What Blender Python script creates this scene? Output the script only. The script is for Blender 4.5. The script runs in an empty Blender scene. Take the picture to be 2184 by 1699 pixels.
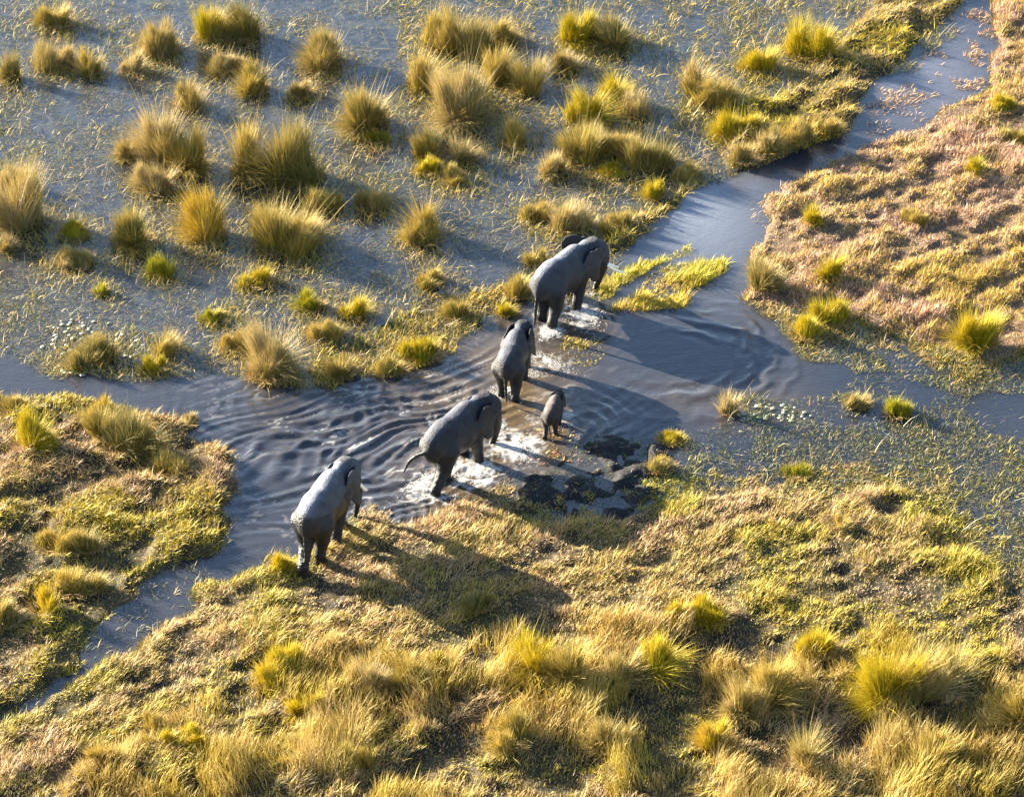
import bpy, math, random
import numpy as np
R = math.radians
rng = np.random.default_rng(7)
scene = bpy.context.scene
COL = scene.collection

# ------------------------------------------------------------------ camera
DEP = R(32.0); DIST = 101.8; TH = 0.158
cam_d = bpy.data.cameras.new('camera'); cam = bpy.data.objects.new('camera', cam_d); COL.objects.link(cam)
cam_d.sensor_width = 36.0; cam_d.lens = 18.0 / TH; cam_d.clip_start = 1.0; cam_d.clip_end = 6000
CAM = np.array([0.0, -DIST * math.cos(DEP), DIST * math.sin(DEP)])
cam.location = CAM; cam.rotation_euler = (R(90) - DEP, 0, 0)
scene.camera = cam
# ------------------------------------------------------------------ world, sun, exposure
SUN_EL = R(16.0); SUN_AZ = R(148.0)          # azimuth of the sun measured from +X, counter-clockwise
w = bpy.data.worlds.new('World'); scene.world = w; w.use_nodes = True
nt = w.node_tree; nt.nodes.clear()
sky = nt.nodes.new('ShaderNodeTexSky'); sky.sky_type = 'NISHITA'; sky.sun_disc = False
sky.sun_elevation = SUN_EL; sky.sun_rotation = R(90) - SUN_AZ
sky.dust_density = 0.8; sky.air_density = 0.9; sky.ozone_density = 1.6
bg = nt.nodes.new('ShaderNodeBackground'); bg.inputs['Strength'].default_value = 0.056
wo = nt.nodes.new('ShaderNodeOutputWorld')
nt.links.new(sky.outputs[0], bg.inputs[0]); nt.links.new(bg.outputs[0], wo.inputs[0])
sd = bpy.data.lights.new('sun', 'SUN'); sd.energy = 5.0; sd.angle = R(0.5); sd.color = (1.0, 0.89, 0.71)
so = bpy.data.objects.new('sun', sd); COL.objects.link(so)
so.rotation_euler = (R(90) - SUN_EL, 0, SUN_AZ + R(90))
scene.view_settings.view_transform = 'Standard'; scene.view_settings.look = 'None'
scene.view_settings.exposure = 2.98; scene.view_settings.gamma = 1.0

# ------------------------------------------------------------------ helpers: layout map <-> ground
def G(px, py, z=0.0):
    """layout coordinates (2184 x 1699 plan of the photo) to a point of the ground"""
    px = np.asarray(px, float); py = np.asarray(py, float)
    u = (px - 1092) / 1092 * TH; v = (849.5 - py) / 1092 * TH
    dx = u; dy = math.cos(DEP) + v * math.sin(DEP); dz = -math.sin(DEP) + v * math.cos(DEP)
    t = (z - CAM[2]) / dz
    return np.stack([CAM[0] + t * dx, CAM[1] + t * dy], -1)
def PX(x, y, z=0.0):
    x = np.asarray(x, float); y = np.asarray(y, float)
    ry = y - CAM[1]; rz = z - CAM[2]
    f = ry * math.cos(DEP) - rz * math.sin(DEP); up = ry * math.sin(DEP) + rz * math.cos(DEP)
    return 1092 + x / f / TH * 1092, 849.5 - up / f / TH * 1092

_L = np.random.default_rng(99).random((6, 128, 128)).astype(np.float32)
def vnoise(x, y, k=0):
    xi = np.floor(x).astype(int); yi = np.floor(y).astype(int)
    fx = x - xi; fy = y - yi; fx = fx * fx * (3 - 2 * fx); fy = fy * fy * (3 - 2 * fy)
    T = _L[k % 6]; a = T[xi % 128, yi % 128]; b = T[(xi + 1) % 128, yi % 128]
    c = T[xi % 128, (yi + 1) % 128]; d = T[(xi + 1) % 128, (yi + 1) % 128]
    return (a * (1 - fx) + b * fx) * (1 - fy) + (c * (1 - fx) + d * fx) * fy
def fbm(x, y, sc, octv=3, k=0):
    s = 0; a = 1; tot = 0; f = 1.0 / sc
    for i in range(octv):
        s = s + a * vnoise(x * f + 17.3 * i + 5.1 * k, y * f - 9.7 * i + 3.3 * k, k + i); tot += a; a *= 0.5; f *= 2.03
    return s / tot
def sstep(a, b, x):
    t = np.clip((x - a) / (b - a), 0, 1); return t * t * (3 - 2 * t)
def inpoly(x, y, poly):
    ins = np.zeros(np.shape(x), bool); n = len(poly); j = n - 1
    for i in range(n):
        xi, yi = poly[i]; xj, yj = poly[j]
        if yi != yj:
            c = ((yi > y) != (yj > y)) & (x < (xj - xi) * (y - yi) / (yj - yi) + xi)
            ins ^= c
        j = i
    return ins
def mesh_np(name, V, quads=None, tris=None, mat=None, col=None, smooth=False, parent=None):
    me = bpy.data.meshes.new(name)
    nq = 0 if quads is None else len(quads); ntr = 0 if tris is None else len(tris)
    me.vertices.add(len(V)); me.vertices.foreach_set('co', np.asarray(V, np.float32).ravel())
    idx = []; tot = []
    if nq: idx.append(np.asarray(quads).ravel()); tot.append(np.full(nq, 4))
    if ntr: idx.append(np.asarray(tris).ravel()); tot.append(np.full(ntr, 3))
    idx = np.concatenate(idx).astype(np.int32); tot = np.concatenate(tot).astype(np.int32)
    me.loops.add(len(idx)); me.loops.foreach_set('vertex_index', idx)
    me.polygons.add(len(tot)); st = np.zeros(len(tot), np.int32); st[1:] = np.cumsum(tot)[:-1]
    me.polygons.foreach_set('loop_start', st); me.polygons.foreach_set('loop_total', tot)
    if smooth: me.polygons.foreach_set('use_smooth', np.ones(len(tot), bool))
    if col is not None:
        a = me.color_attributes.new('Col', 'FLOAT_COLOR', 'POINT')
        c = np.ones((len(V), 4), np.float32); c[:, :3] = col[:, :3]
        if col.shape[1] == 4: c[:, 3] = col[:, 3]
        a.data.foreach_set('color', c.ravel())
    me.update(calc_edges=True)
    if mat: me.materials.append(mat)
    o = bpy.data.objects.new(name, me); COL.objects.link(o)
    if parent: o.parent = parent
    return o
def tag(o, label=None, cat=None, group=None, kind=None):
    if label: o['label'] = label
    if cat: o['category'] = cat
    if group: o['group'] = group
    if kind: o['kind'] = kind
    return o

# ------------------------------------------------------------------ materials
def new_mat(name):
    m = bpy.data.materials.new(name); m.use_nodes = True
    n = m.node_tree.nodes; b = n['Principled BSDF']; return m, n, m.node_tree.links, b
def mat_blade():
    m, n, l, b = new_mat('grass_blade')
    a = n.new('ShaderNodeAttribute'); a.attribute_name = 'Col'
    l.new(a.outputs['Color'], b.inputs['Base Color']); b.inputs['Roughness'].default_value = 0.6
    b.inputs['Specular IOR Level'].default_value = 0.25
    t = n.new('ShaderNodeBsdfTranslucent'); l.new(a.outputs['Color'], t.inputs['Color'])
    mx = n.new('ShaderNodeMixShader'); mx.inputs[0].default_value = 0.14
    l.new(b.outputs[0], mx.inputs[1]); l.new(t.outputs[0], mx.inputs[2])
    l.new(mx.outputs[0], n['Material Output'].inputs[0]); return m
def mat_attr(name, rough, spec=0.5, bump=None, scale=10, dist=0.02, coat=0):
    m, n, l, b = new_mat(name)
    a = n.new('ShaderNodeAttribute'); a.attribute_name = 'Col'
    tc = n.new('ShaderNodeTexCoord')
    nz = n.new('ShaderNodeTexNoise'); nz.inputs['Scale'].default_value = scale; nz.inputs['Detail'].default_value = 6
    l.new(tc.outputs['Object'], nz.inputs['Vector'])
    mr = n.new('ShaderNodeMapRange'); mr.inputs['To Min'].default_value = 0.75; mr.inputs['To Max'].default_value = 1.25
    mr.inputs['From Min'].default_value = 0.3; mr.inputs['From Max'].default_value = 0.7
    l.new(nz.outputs['Fac'], mr.inputs['Value'])
    vm = n.new('ShaderNodeVectorMath'); vm.operation = 'SCALE'
    l.new(a.outputs['Color'], vm.inputs[0]); l.new(mr.outputs[0], vm.inputs['Scale'])
    l.new(vm.outputs[0], b.inputs['Base Color'])
    b.inputs['Roughness'].default_value = rough; b.inputs['Specular IOR Level'].default_value = spec
    if bump:
        bp = n.new('ShaderNodeBump'); bp.inputs['Strength'].default_value = bump; bp.inputs['Distance'].default_value = dist
        l.new(nz.outputs['Fac'], bp.inputs['Height']); l.new(bp.outputs[0], b.inputs['Normal'])
    return m
def mat_water():
    m, n, l, b = new_mat('marsh_water')
    a = n.new('ShaderNodeAttribute'); a.attribute_name = 'Col'
    l.new(a.outputs['Color'], b.inputs['Base Color'])
    b.inputs['IOR'].default_value = 1.333; b.inputs['Specular IOR Level'].default_value = 0.95
    mr0 = n.new('ShaderNodeMapRange'); mr0.inputs['To Min'].default_value = 0.07; mr0.inputs['To Max'].default_value = 0.35
    l.new(a.outputs['Alpha'], mr0.inputs['Value']); l.new(mr0.outputs[0], b.inputs['Roughness'])
    tc = n.new('ShaderNodeTexCoord')
    mp = n.new('ShaderNodeMapping'); mp.inputs['Scale'].default_value = (1.0, 1.6, 1.0); mp.inputs['Rotation'].default_value = (0, 0, R(-25))
    l.new(tc.outputs['Object'], mp.inputs['Vector'])
    n1 = n.new('ShaderNodeTexNoise'); n1.inputs['Scale'].default_value = 5.0; n1.inputs['Detail'].default_value = 5; n1.inputs['Roughness'].default_value = 0.65
    l.new(mp.outputs[0], n1.inputs['Vector'])
    bp = n.new('ShaderNodeBump'); bp.inputs['Strength'].default_value = 0.4; bp.inputs['Distance'].default_value = 0.03
    l.new(n1.outputs['Fac'], bp.inputs['Height']); l.new(bp.outputs[0], b.inputs['Normal'])
    return m
def mat_skin():
    m, n, l, b = new_mat('elephant_skin'); b.inputs['Specular IOR Level'].default_value = 0.3
    a = n.new('ShaderNodeAttribute'); a.attribute_name = 'Col'
    tc = n.new('ShaderNodeTexCoord')
    nz = n.new('ShaderNodeTexNoise'); nz.inputs['Scale'].default_value = 3.0; nz.inputs['Detail'].default_value = 8
    l.new(tc.outputs['Object'], nz.inputs['Vector'])
    mr = n.new('ShaderNodeMapRange'); mr.inputs['From Min'].default_value = 0.3; mr.inputs['From Max'].default_value = 0.7
    mr.inputs['To Min'].default_value = 0.68; mr.inputs['To Max'].default_value = 1.25
    l.new(nz.outputs['Fac'], mr.inputs['Value'])
    vm = n.new('ShaderNodeVectorMath'); vm.operation = 'SCALE'
    l.new(a.outputs['Color'], vm.inputs[0]); l.new(mr.outputs[0], vm.inputs['Scale']); l.new(vm.outputs[0], b.inputs['Base Color'])
    r2 = n.new('ShaderNodeMapRange'); r2.inputs['To Min'].default_value = 0.42; r2.inputs['To Max'].default_value = 0.75
    l.new(a.outputs['Alpha'], r2.inputs['Value']); l.new(r2.outputs[0], b.inputs['Roughness'])
    mp = n.new('ShaderNodeMapping'); mp.inputs['Scale'].default_value = (1, 1, 2.2); l.new(tc.outputs['Object'], mp.inputs['Vector'])
    vo = n.new('ShaderNodeTexVoronoi'); vo.inputs['Scale'].default_value = 11; vo.feature = 'DISTANCE_TO_EDGE'
    nw = n.new('ShaderNodeTexNoise'); nw.inputs['Scale'].default_value = 7; l.new(mp.outputs[0], nw.inputs['Vector'])
    mixv = n.new('ShaderNodeMix'); mixv.data_type = 'VECTOR'; mixv.inputs['Factor'].default_value = 0.2
    l.new(mp.outputs[0], mixv.inputs['A']); l.new(nw.outputs['Color'], mixv.inputs['B']); l.new(mixv.outputs['Result'], vo.inputs['Vector'])
    bp = n.new('ShaderNodeBump'); bp.inputs['Strength'].default_value = 0.6; bp.inputs['Distance'].default_value = 0.05
    l.new(vo.outputs['Distance'], bp.inputs['Height'])
    bp2 = n.new('ShaderNodeBump'); bp2.inputs['Strength'].default_value = 0.5; bp2.inputs['Distance'].default_value = 0.08
    l.new(nz.outputs['Fac'], bp2.inputs['Height']); l.new(bp.outputs[0], bp2.inputs['Normal']); l.new(bp2.outputs[0], b.inputs['Normal'])
    return m
def mat_plain(name, col, rough=0.5, bump=0.0, scale=20, var=0.2):
    m, n, l, b = new_mat(name)
    tc = n.new('ShaderNodeTexCoord'); nz = n.new('ShaderNodeTexNoise'); nz.inputs['Scale'].default_value = scale; nz.inputs['Detail'].default_value = 4
    l.new(tc.outputs['Object'], nz.inputs['Vector'])
    cr = n.new('ShaderNodeMix'); cr.data_type = 'RGBA'
    cr.inputs['A'].default_value = (*[c * (1 - var) for c in col], 1); cr.inputs['B'].default_value = (*[min(1, c * (1 + var)) for c in col], 1)
    l.new(nz.outputs['Fac'], cr.inputs['Factor']); l.new(cr.outputs['Result'], b.inputs['Base Color'])
    b.inputs['Roughness'].default_value = rough
    if bump:
        bp = n.new('ShaderNodeBump'); bp.inputs['Strength'].default_value = bump; l.new(nz.outputs['Fac'], bp.inputs['Height']); l.new(bp.outputs[0], b.inputs['Normal'])
    return m
M_BLADE = mat_blade(); M_GROUND = mat_attr('marsh_soil', 0.85, 0.2, 0.7, 9, 0.05); M_WATER = mat_water(); M_SKIN = mat_skin()
M_IVORY = mat_plain('ivory', (0.85, 0.80, 0.70), 0.35); M_EYE = mat_plain('dark_eye', (0.02, 0.015, 0.01), 0.2)
M_HAIR = mat_plain('tail_hair', (0.03, 0.028, 0.03), 0.7); M_FOAM = mat_plain('white_foam', (0.62, 0.61, 0.59), 0.45, 0.2, 30, 0.1)
M_MUD = mat_attr('wet_mud', 0.35, 0.5, 0.6, 14, 0.03)

# ------------------------------------------------------------------ region outlines (plan coordinates)
POLY = dict(
 left_bank=[(-260,850),(0,850),(60,845),(150,850),(230,860),(330,890),(400,915),(425,950),(490,985),(512,1040),(490,1100),(475,1150),(388,1190),(304,1258),(226,1326),(160,1400),(85,1470),(-260,1630)],
 low_bank=[(-260,1660),(0,1520),(112,1478),(200,1420),(298,1364),(388,1300),(458,1250),(525,1218),(600,1195),(690,1170),(730,1110),(800,1090),(880,1125),(940,1110),(1000,1075),(1080,1095),(1200,1120),(1330,1120),(1450,1080),(1560,1040),(1700,1060),(1850,1040),(1960,1060),(2060,1150),(2150,1250),(2420,1300),(2420,1900),(-260,1900)],
 right_bank=[(2090,-110),(2125,60),(2100,175),(1985,262),(1885,305),(1800,330),(1740,380),(1650,425),(1618,490),(1596,560),(1590,640),(1660,650),(1750,650),(1830,670),(1900,700),(2000,740),(2100,780),(2184,760),(2520,740),(2520,-110)],
 north_bank=[(1560,368),(1530,345),(1580,300),(1590,240),(1700,190),(1760,110),(1850,40),(1900,-110),(2060,-110),(2050,20),(1960,80),(1900,150),(1850,190),(1832,240),(1770,290),(1680,340)],
 lip=[(1290,530),(1330,480),(1400,430),(1490,380),(1500,392),(1430,450),(1370,500),(1310,545)],
 strip_a=[(1285,625),(1300,600),(1400,555),(1480,518),(1487,530),(1400,582),(1310,628)],
 strip_b=[(1310,650),(1400,597),(1500,560),(1545,562),(1530,600),(1440,660),(1380,662)],
 island=[(1160,740),(1220,712),(1290,730),(1300,758),(1230,785),(1180,770)],
 mid_reeds=[(620,805),(700,730),(800,700),(900,650),(1050,600),(1128,590),(1122,655),(1060,680),(1000,720),(920,762),(830,800),(760,820),(690,832)],
)
OPEN = [[(-260,770),(0,768),(130,795),(300,805),(400,795),(470,790),(540,815),(640,833),(700,830),(800,800),(930,755),(1000,722),(1060,690),(1110,640),(1200,640),(1290,640),(1320,560),(1400,460),(1500,392),(1620,355),(1740,310),(1832,245),(1850,190),(1930,150),(2030,90),(2070,-110),(2090,-110),(2125,60),(2100,175),(1985,262),(1885,305),(1800,330),(1740,380),(1650,480),(1600,560),(1590,640),(1680,700),(1700,750),(1800,778),(1900,795),(2000,830),(2184,850),(2520,860),(2520,990),(2184,930),(2000,880),(1850,850),(1700,835),(1560,860),(1530,900),(1440,940),(1330,930),(1290,900),(1240,960),(1150,1000),(1080,1040),(1000,1075),(940,1110),(880,1125),(800,1090),(730,1110),(690,1170),(600,1195),(525,1218),(458,1250),(388,1300),(298,1364),(205,1425),(120,1482),(0,1530),(-260,1660),(-260,1630),(85,1470),(160,1400),(226,1326),(304,1258),(388,1190),(475,1150),(490,1100),(512,1040),(490,985),(425,950),(400,915),(330,890),(230,860),(150,850),(0,850),(-260,850)]]
TALL = [(480,1470),(560,1440),(700,1370),(900,1400),(1050,1340),(1200,1330),(1400,1330),(1480,1290),(1600,1330),(1750,1340),(1900,1330),(2050,1380),(2184,1480),(2420,1500),(2420,1900),(200,1900),(130,1690),(330,1580)]
MUDP = [(1040,1010),(1150,1000),(1250,950),(1290,905),(1340,930),(1420,950),(1450,1000),(1440,1060),(1330,1115),(1200,1115),(1080,1090)]
def wp(poly): return [tuple(G(a, b)) for a, b in poly]
WP = {k: wp(v) for k, v in POLY.items()}; W_OPEN = [wp(p) for p in OPEN]; W_TALL = wp(TALL); W_MUD = wp(MUDP)

X0, X1, Y0, Y1 = -27.0, 27.0, -25.0, 37.0
CS = 0.095
gx = np.arange(X0, X1 + 1e-6, CS); gy = np.arange(Y0, Y1 + 1e-6, CS)
GX, GY = np.meshgrid(gx, gy, indexing='ij')
wx = GX + (fbm(GX, GY, 1.1, 3, 1) - 0.5) * 1.1; wy = GY + (fbm(GX, GY, 1.1, 3, 2) - 0.5) * 1.6
def blur(a, n):
    for _ in range(n):
        p = np.pad(a, 1, mode='edge'); a = (p[:-2, 1:-1] + p[2:, 1:-1] + p[1:-1, :-2] + p[1:-1, 2:] + 2 * a) / 6
    return a
MASK = {k: blur(inpoly(wx, wy, WP[k]).astype(np.float32), 3) for k in WP}
MASK['open'] = blur(inpoly(wx, wy, W_OPEN[0]).astype(np.float32), 4)
MASK['tall'] = blur(inpoly(wx, wy, W_TALL).astype(np.float32), 8)
MASK['mud'] = blur(inpoly(wx, wy, W_MUD).astype(np.float32), 3)
LAND = np.clip(MASK['left_bank'] + MASK['low_bank'] + MASK['right_bank'] + MASK['north_bank'] + MASK['lip'], 0, 1)
LOWISL = np.clip(MASK['strip_a'] + MASK['strip_b'] + MASK['island'] + 0.7 * MASK['mid_reeds'], 0, 1)
def samp(A, x, y):
    u = np.clip((x - X0) / CS, 0, A.shape[0] - 1.001); v = np.clip((y - Y0) / CS, 0, A.shape[1] - 1.001)
    i = u.astype(int); j = v.astype(int); fu = u - i; fv = v - j
    return (A[i, j] * (1 - fu) + A[i + 1, j] * fu) * (1 - fv) + (A[i, j + 1] * (1 - fu) + A[i + 1, j + 1] * fu) * fv
# direction of the trampled ridges: along the slope of the lower bank
def ridge(x, y, k=0):
    a = R(38); u = x * math.cos(a) + y * math.sin(a); v = -x * math.sin(a) + y * math.cos(a)
    return fbm(u / 2.3, v, 0.75, 3, k)
BUMP = ridge(GX, GY, 3)
HG = -0.45 + 0.40 * np.clip(1 - MASK['open'], 0, 1) + 0.06 * (fbm(GX, GY, 0.7, 3, 4) - 0.6)
HG = HG + LOWISL * (1 - LAND) * 0.10
HUM = sstep(0.46, 0.72, fbm(GX, GY, 1.0, 3, 0))
FINE = fbm(GX, GY, 0.38, 2, 2)
sc_ = G(1080, 1260); CALM = np.exp(-(((GX - sc_[0]) / 6.5) ** 2 + ((GY - sc_[1]) / 3.6) ** 2))
HUM = HUM * (1 - .9 * CALM)
LOWF = MASK['low_bank'] * (1 - MASK['tall']) + .4 * MASK['right_bank']
HL = 0.07 + (0.42 * (BUMP - 0.42) * (1 - .75 * CALM) + 0.16 * HUM) * (1 - .5 * LOWF) + 0.15 * (FINE - .5) + 0.10 * (fbm(GX, GY, 2.6, 2, 5) - 0.4)
HL = np.maximum(HL, 0.03) * sstep(.50, .97, blur(LAND, 16)) + .015
ISL = sstep(.15, .5, np.clip(MASK['strip_a'] + MASK['strip_b'] + MASK['island'], 0, 1))
HG = HG * (1 - ISL) + ISL * (-0.045 + .07 * FINE)
HG = HG * (1 - LAND) + HL * LAND
HG = np.where(MASK['mud'] > 0.02, HG * (1 - MASK['mud']) + MASK['mud'] * (0.03 + 0.62 * (fbm(GX, GY * .8, 0.5, 3, 2) - 0.5) + .12 * (fbm(GX, GY, .27, 2, 1) - .5)), HG)
def hz(x, y): return samp(HG, x, y)

# ------------------------------------------------------------------ ground
def grid_mesh(name, xs, ys, Z, col, mat):
    nx, ny = len(xs), len(ys)
    A, B = np.meshgrid(xs, ys, indexing='ij'); V = np.stack([A, B, Z], -1).reshape(-1, 3)
    i, j = np.meshgrid(np.arange(nx - 1), np.arange(ny - 1), indexing='ij'); a = (i * ny + j).ravel()
    Q = np.stack([a, a + ny, a + ny + 1, a + 1], -1)
    return mesh_np(name, V, Q, None, mat, col.reshape(-1, col.shape[-1]), True)
def mixc(a, b, t): return np.asarray(a) * (1 - t[..., None]) + np.asarray(b) * t[..., None]
c1 = fbm(GX, GY, 0.5, 3, 2); c2 = fbm(GX, GY, 2.5, 2, 0)
gc = mixc((0.030, 0.027, 0.018), (0.095, 0.070, 0.035), sstep(0.35, 0.65, c1))
gc = mixc(gc, (0.05, 0.055, 0.018), sstep(0.5, 0.8, c2) * 0.5)
gc = mixc(gc, (0.24, 0.155, 0.11), MASK['right_bank'] * 0.6)
gc = mixc(gc, (0.022, 0.022, 0.024), MASK['mud']) * .75
tag(grid_mesh('ground', gx, gy, HG, gc, M_GROUND), kind='structure')

# far plain beyond the built marsh
def ring(name, z, mat, colr):
    B = 900; V = [(-B, -B, z), (B, -B, z), (B, B, z), (-B, B, z), (X0, Y0, z), (X1, Y0, z), (X1, Y1, z), (X0, Y1, z)]
    Q = [(0, 1, 5, 4), (1, 2, 6, 5), (2, 3, 7, 6), (3, 0, 4, 7)]
    return mesh_np(name, np.array(V, float), Q, None, mat, np.tile(colr, (8, 1)))
tag(ring('terrain', -0.02, M_GROUND, (0.16, 0.12, 0.045)), kind='structure')

# ------------------------------------------------------------------ water with the wakes of the herd
WXs = np.arange(X0, X1 + 1e-6, 0.065); WYs = np.arange(Y0, Y1 + 1e-6, 0.085)
AX, AY = np.meshgrid(WXs, WYs, indexing='ij')
def rings(px, py, wl, amp, rmin, rmax, ang=None, spread=1.2, warp=0.35, ph=0.0, sq=1.0):
    c = G(px, py); dx = (AX - c[0]); dy = (AY - c[1]) * sq
    r = np.sqrt(dx * dx + dy * dy) + (fbm(AX, AY, 1.6, 2, 3) - 0.5) * warp
    env = sstep(rmin * 0.6, rmin * 1.1 + 0.01, r) * (1 - sstep(rmax * 0.55, rmax, r))
    if ang is not None:
        d = np.abs((np.arctan2(dy, dx) - ang + math.pi) % (2 * math.pi) - math.pi); env = env * (1 - sstep(spread * 0.5, spread, d))
    r = r + (fbm(AX, AY, .6, 2, 2) - .5) * warp * .5
    env = env * (.35 + 1.2 * sstep(.3, .65, fbm(AX, AY, 1.0, 2, int(px) % 5)))
    s = np.sin(2 * math.pi * r / wl + ph); return amp * env * (s + 0.4 * s * s)
WZ = np.zeros_like(AX)
WZ += rings(1440, 765, 0.62, 0.018, 2.2, 4.8, 0.3, 1.6, 0.8)
WZ += rings(1420, 775, 1.0, 0.016, 1.6, 4.6, -1.5, 1.1, 0.9)
WZ += rings(760, 1010, 1.05, 0.020, 1.8, 5.2, 2.6, 1.6, 0.7)
WZ += rings(930, 1010, 0.55, 0.009, 0.5, 6.0, 2.5, 1.5, 0.9)
WZ += rings(1080, 840, 0.62, 0.011, 0.5, 7.5, 3.6, 1.1, 1.1)
WZ += rings(1180, 910, 0.45, 0.016, 0.3, 4.0, -0.2, 1.5, 0.5)
WZ += rings(1000, 960, 0.8, 0.007, 0.4, 6.0, 3.3, 0.9, 1.4)
WZ += rings(600, 850, 0.5, 0.006, 0.2, 4.5, None, 1, 0.8)
WZ += rings(1200, 690, 0.4, 0.006, 0.3, 3.2, None, 1, 0.5)
WZ += rings(800, 1100, 0.38, 0.010, 0.2, 3.0, None, 1, 0.4)
a_ = R(28); U_ = AX * math.cos(a_) + AY * math.sin(a_); V_ = -AX * math.sin(a_) + AY * math.cos(a_)
cen = G(850, 930); near = np.exp(-(((AX - cen[0]) / 5.0) ** 2 + ((AY - cen[1]) / 5.5) ** 2))
wa = (fbm(AX, AY, 2.6, 1, 0) - .5); wb = (fbm(AX, AY, 1.2, 1, 1) - .5); wv = 0
for (an, wl, am, k) in ((25, .60, .015, 0), (31, .43, .010, 1), (19, .86, .013, 2), (38, .25, .004, 3)):
    q = R(an); ph = (-AX * math.sin(q) + AY * math.cos(q)) + wa * (1.9 - .2 * k) + wb * .22
    m_ = .25 + .9 * sstep(.3, .7, fbm(U_ / 2.5, V_, 1.5, 1, k)); sn = np.sin(2 * math.pi * ph / wl + k); wv = wv + am * m_ * (sn + .4 * sn * sn)
WZ += near * wv * 1.5
c2_ = G(1130, 900); n2 = np.exp(-(((AX - c2_[0]) / 2.6) ** 2 + ((AY - c2_[1]) / 6.5) ** 2))
WZ += n2 * 0.035 * (fbm(AX, AY, 0.35, 3, 1) - 0.5)
op = samp(MASK['open'], AX, AY); WZ *= sstep(0.1, 0.7, op)
WZ += 0.006 * (fbm(U_ / 2, V_, 0.22, 2, 2) - 0.5) * op + (1 - op) * 0.008 * (fbm(AX, AY, 0.22, 2, 4) - 0.5)
wc = mixc((0.064, 0.068, 0.080), (0.056, 0.059, 0.072), op)
mfine = fbm(AX, AY, 0.22, 2, 3); mbig = fbm(AX, AY, 1.6, 3, 2)
wc = mixc(wc, (0.10, 0.11, 0.09), (1 - op) * sstep(0.5, 0.75, mfine) * (0.35 + 0.6 * sstep(0.35, 0.7, mbig)))
wc = mixc(wc, (0.018, 0.025, 0.03), (1 - op) * sstep(0.5, 0.3, mfine) * 0.6)
dk = G(1800, 1000); dkm = np.exp(-(((AX - dk[0]) / 6.5) ** 2 + ((AY - dk[1]) / 5.0) ** 2)); dk2 = G(1980, 830); dkm = np.maximum(dkm, np.exp(-(((AX - dk2[0]) / 5.0) ** 2 + ((AY - dk2[1]) / 2.2) ** 2)))
wc = mixc(wc, (0.028, 0.036, 0.056), np.clip(dkm * 1.2, 0, .85))
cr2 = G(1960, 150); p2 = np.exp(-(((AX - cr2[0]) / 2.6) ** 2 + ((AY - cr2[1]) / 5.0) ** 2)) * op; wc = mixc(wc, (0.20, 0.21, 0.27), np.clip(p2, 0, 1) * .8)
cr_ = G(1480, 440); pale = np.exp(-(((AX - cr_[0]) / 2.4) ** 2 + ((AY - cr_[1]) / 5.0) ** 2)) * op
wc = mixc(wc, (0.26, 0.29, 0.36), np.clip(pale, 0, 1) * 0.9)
for (sx, sy, rx, ry, st) in ((1110, 850, 1.6, 3.0, .95), (1020, 1000, 2.4, 2.0, .5), (1040, 760, 1.6, 2.2, .45), (1160, 900, 1.2, 1.6, .7), (960, 860, 1.6, 2.4, .45), (1560, 850, 2.6, 1.6, .3), (860, 900, 4.5, 3.6, .12), (960, 1065, 1.4, 1.4, .5), (1210, 690, 1.6, 1.4, .5)):
    c = G(sx, sy); g = np.exp(-(((AX - c[0]) / rx) ** 2 + ((AY - c[1]) / ry) ** 2)) * st * (0.4 + 1.2 * fbm(U_ / 2, V_, 0.5, 2, 4))
    wc = mixc(wc, (0.19, 0.135, 0.075), np.clip(g, 0, 0.9))
FOAMS = [(1240,668,.55,.9,1), (1172,708,.4,.5,.9), (1262,632,.3,.5,.6), (1078,836,.45,.5,.8), (1165,775,.9,.7,.7), (1100,950,.8,.8,1), (1062,915,.4,.6,.8), (1015,1010,.8,1.0,1), (900,1035,.6,.9,.9), (935,1064,.6,.4,.8), (1212,886,.35,.35,.7), (1140,900,.3,.5,.5)]
fr = np.zeros_like(AX)
for (sx, sy, rx, ry, st) in FOAMS:
    c = G(sx, sy); fr = np.maximum(fr, st * np.exp(-.5 * (((AX - c[0]) / rx) ** 2 + ((AY - c[1]) / ry) ** 2)))
rid = 1 - np.abs(fbm(AX, AY, .30, 3, 4) - .5) * 5.5
froth_sheen = sstep(.62, .95, fr * .75 + rid * .42) * sstep(.12, .4, fr)
strk = near * sstep(.70, .95, 1 - np.abs(fbm(U_ / 4.0 + wa, V_ + wa * 1.4, .28, 2, 3) - .5) * 6) * sstep(.40, .62, fbm(AX, AY, .9, 2, 2)) * .75  # wake streaks: froth and silvery ripple sheen, both painted white
froth_sheen = np.clip(np.maximum(froth_sheen, strk), 0, 1) * op
WZ += froth_sheen * .012
wc = mixc(wc, (0.84, 0.80, 0.74), froth_sheen)
wc4 = np.concatenate([wc * .50, np.clip((1 - op) * .22 + froth_sheen * .8, 0, 1)[..., None]], -1)
tag(grid_mesh('water', WXs, WYs, WZ, wc4, M_WATER), kind='structure')

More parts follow.
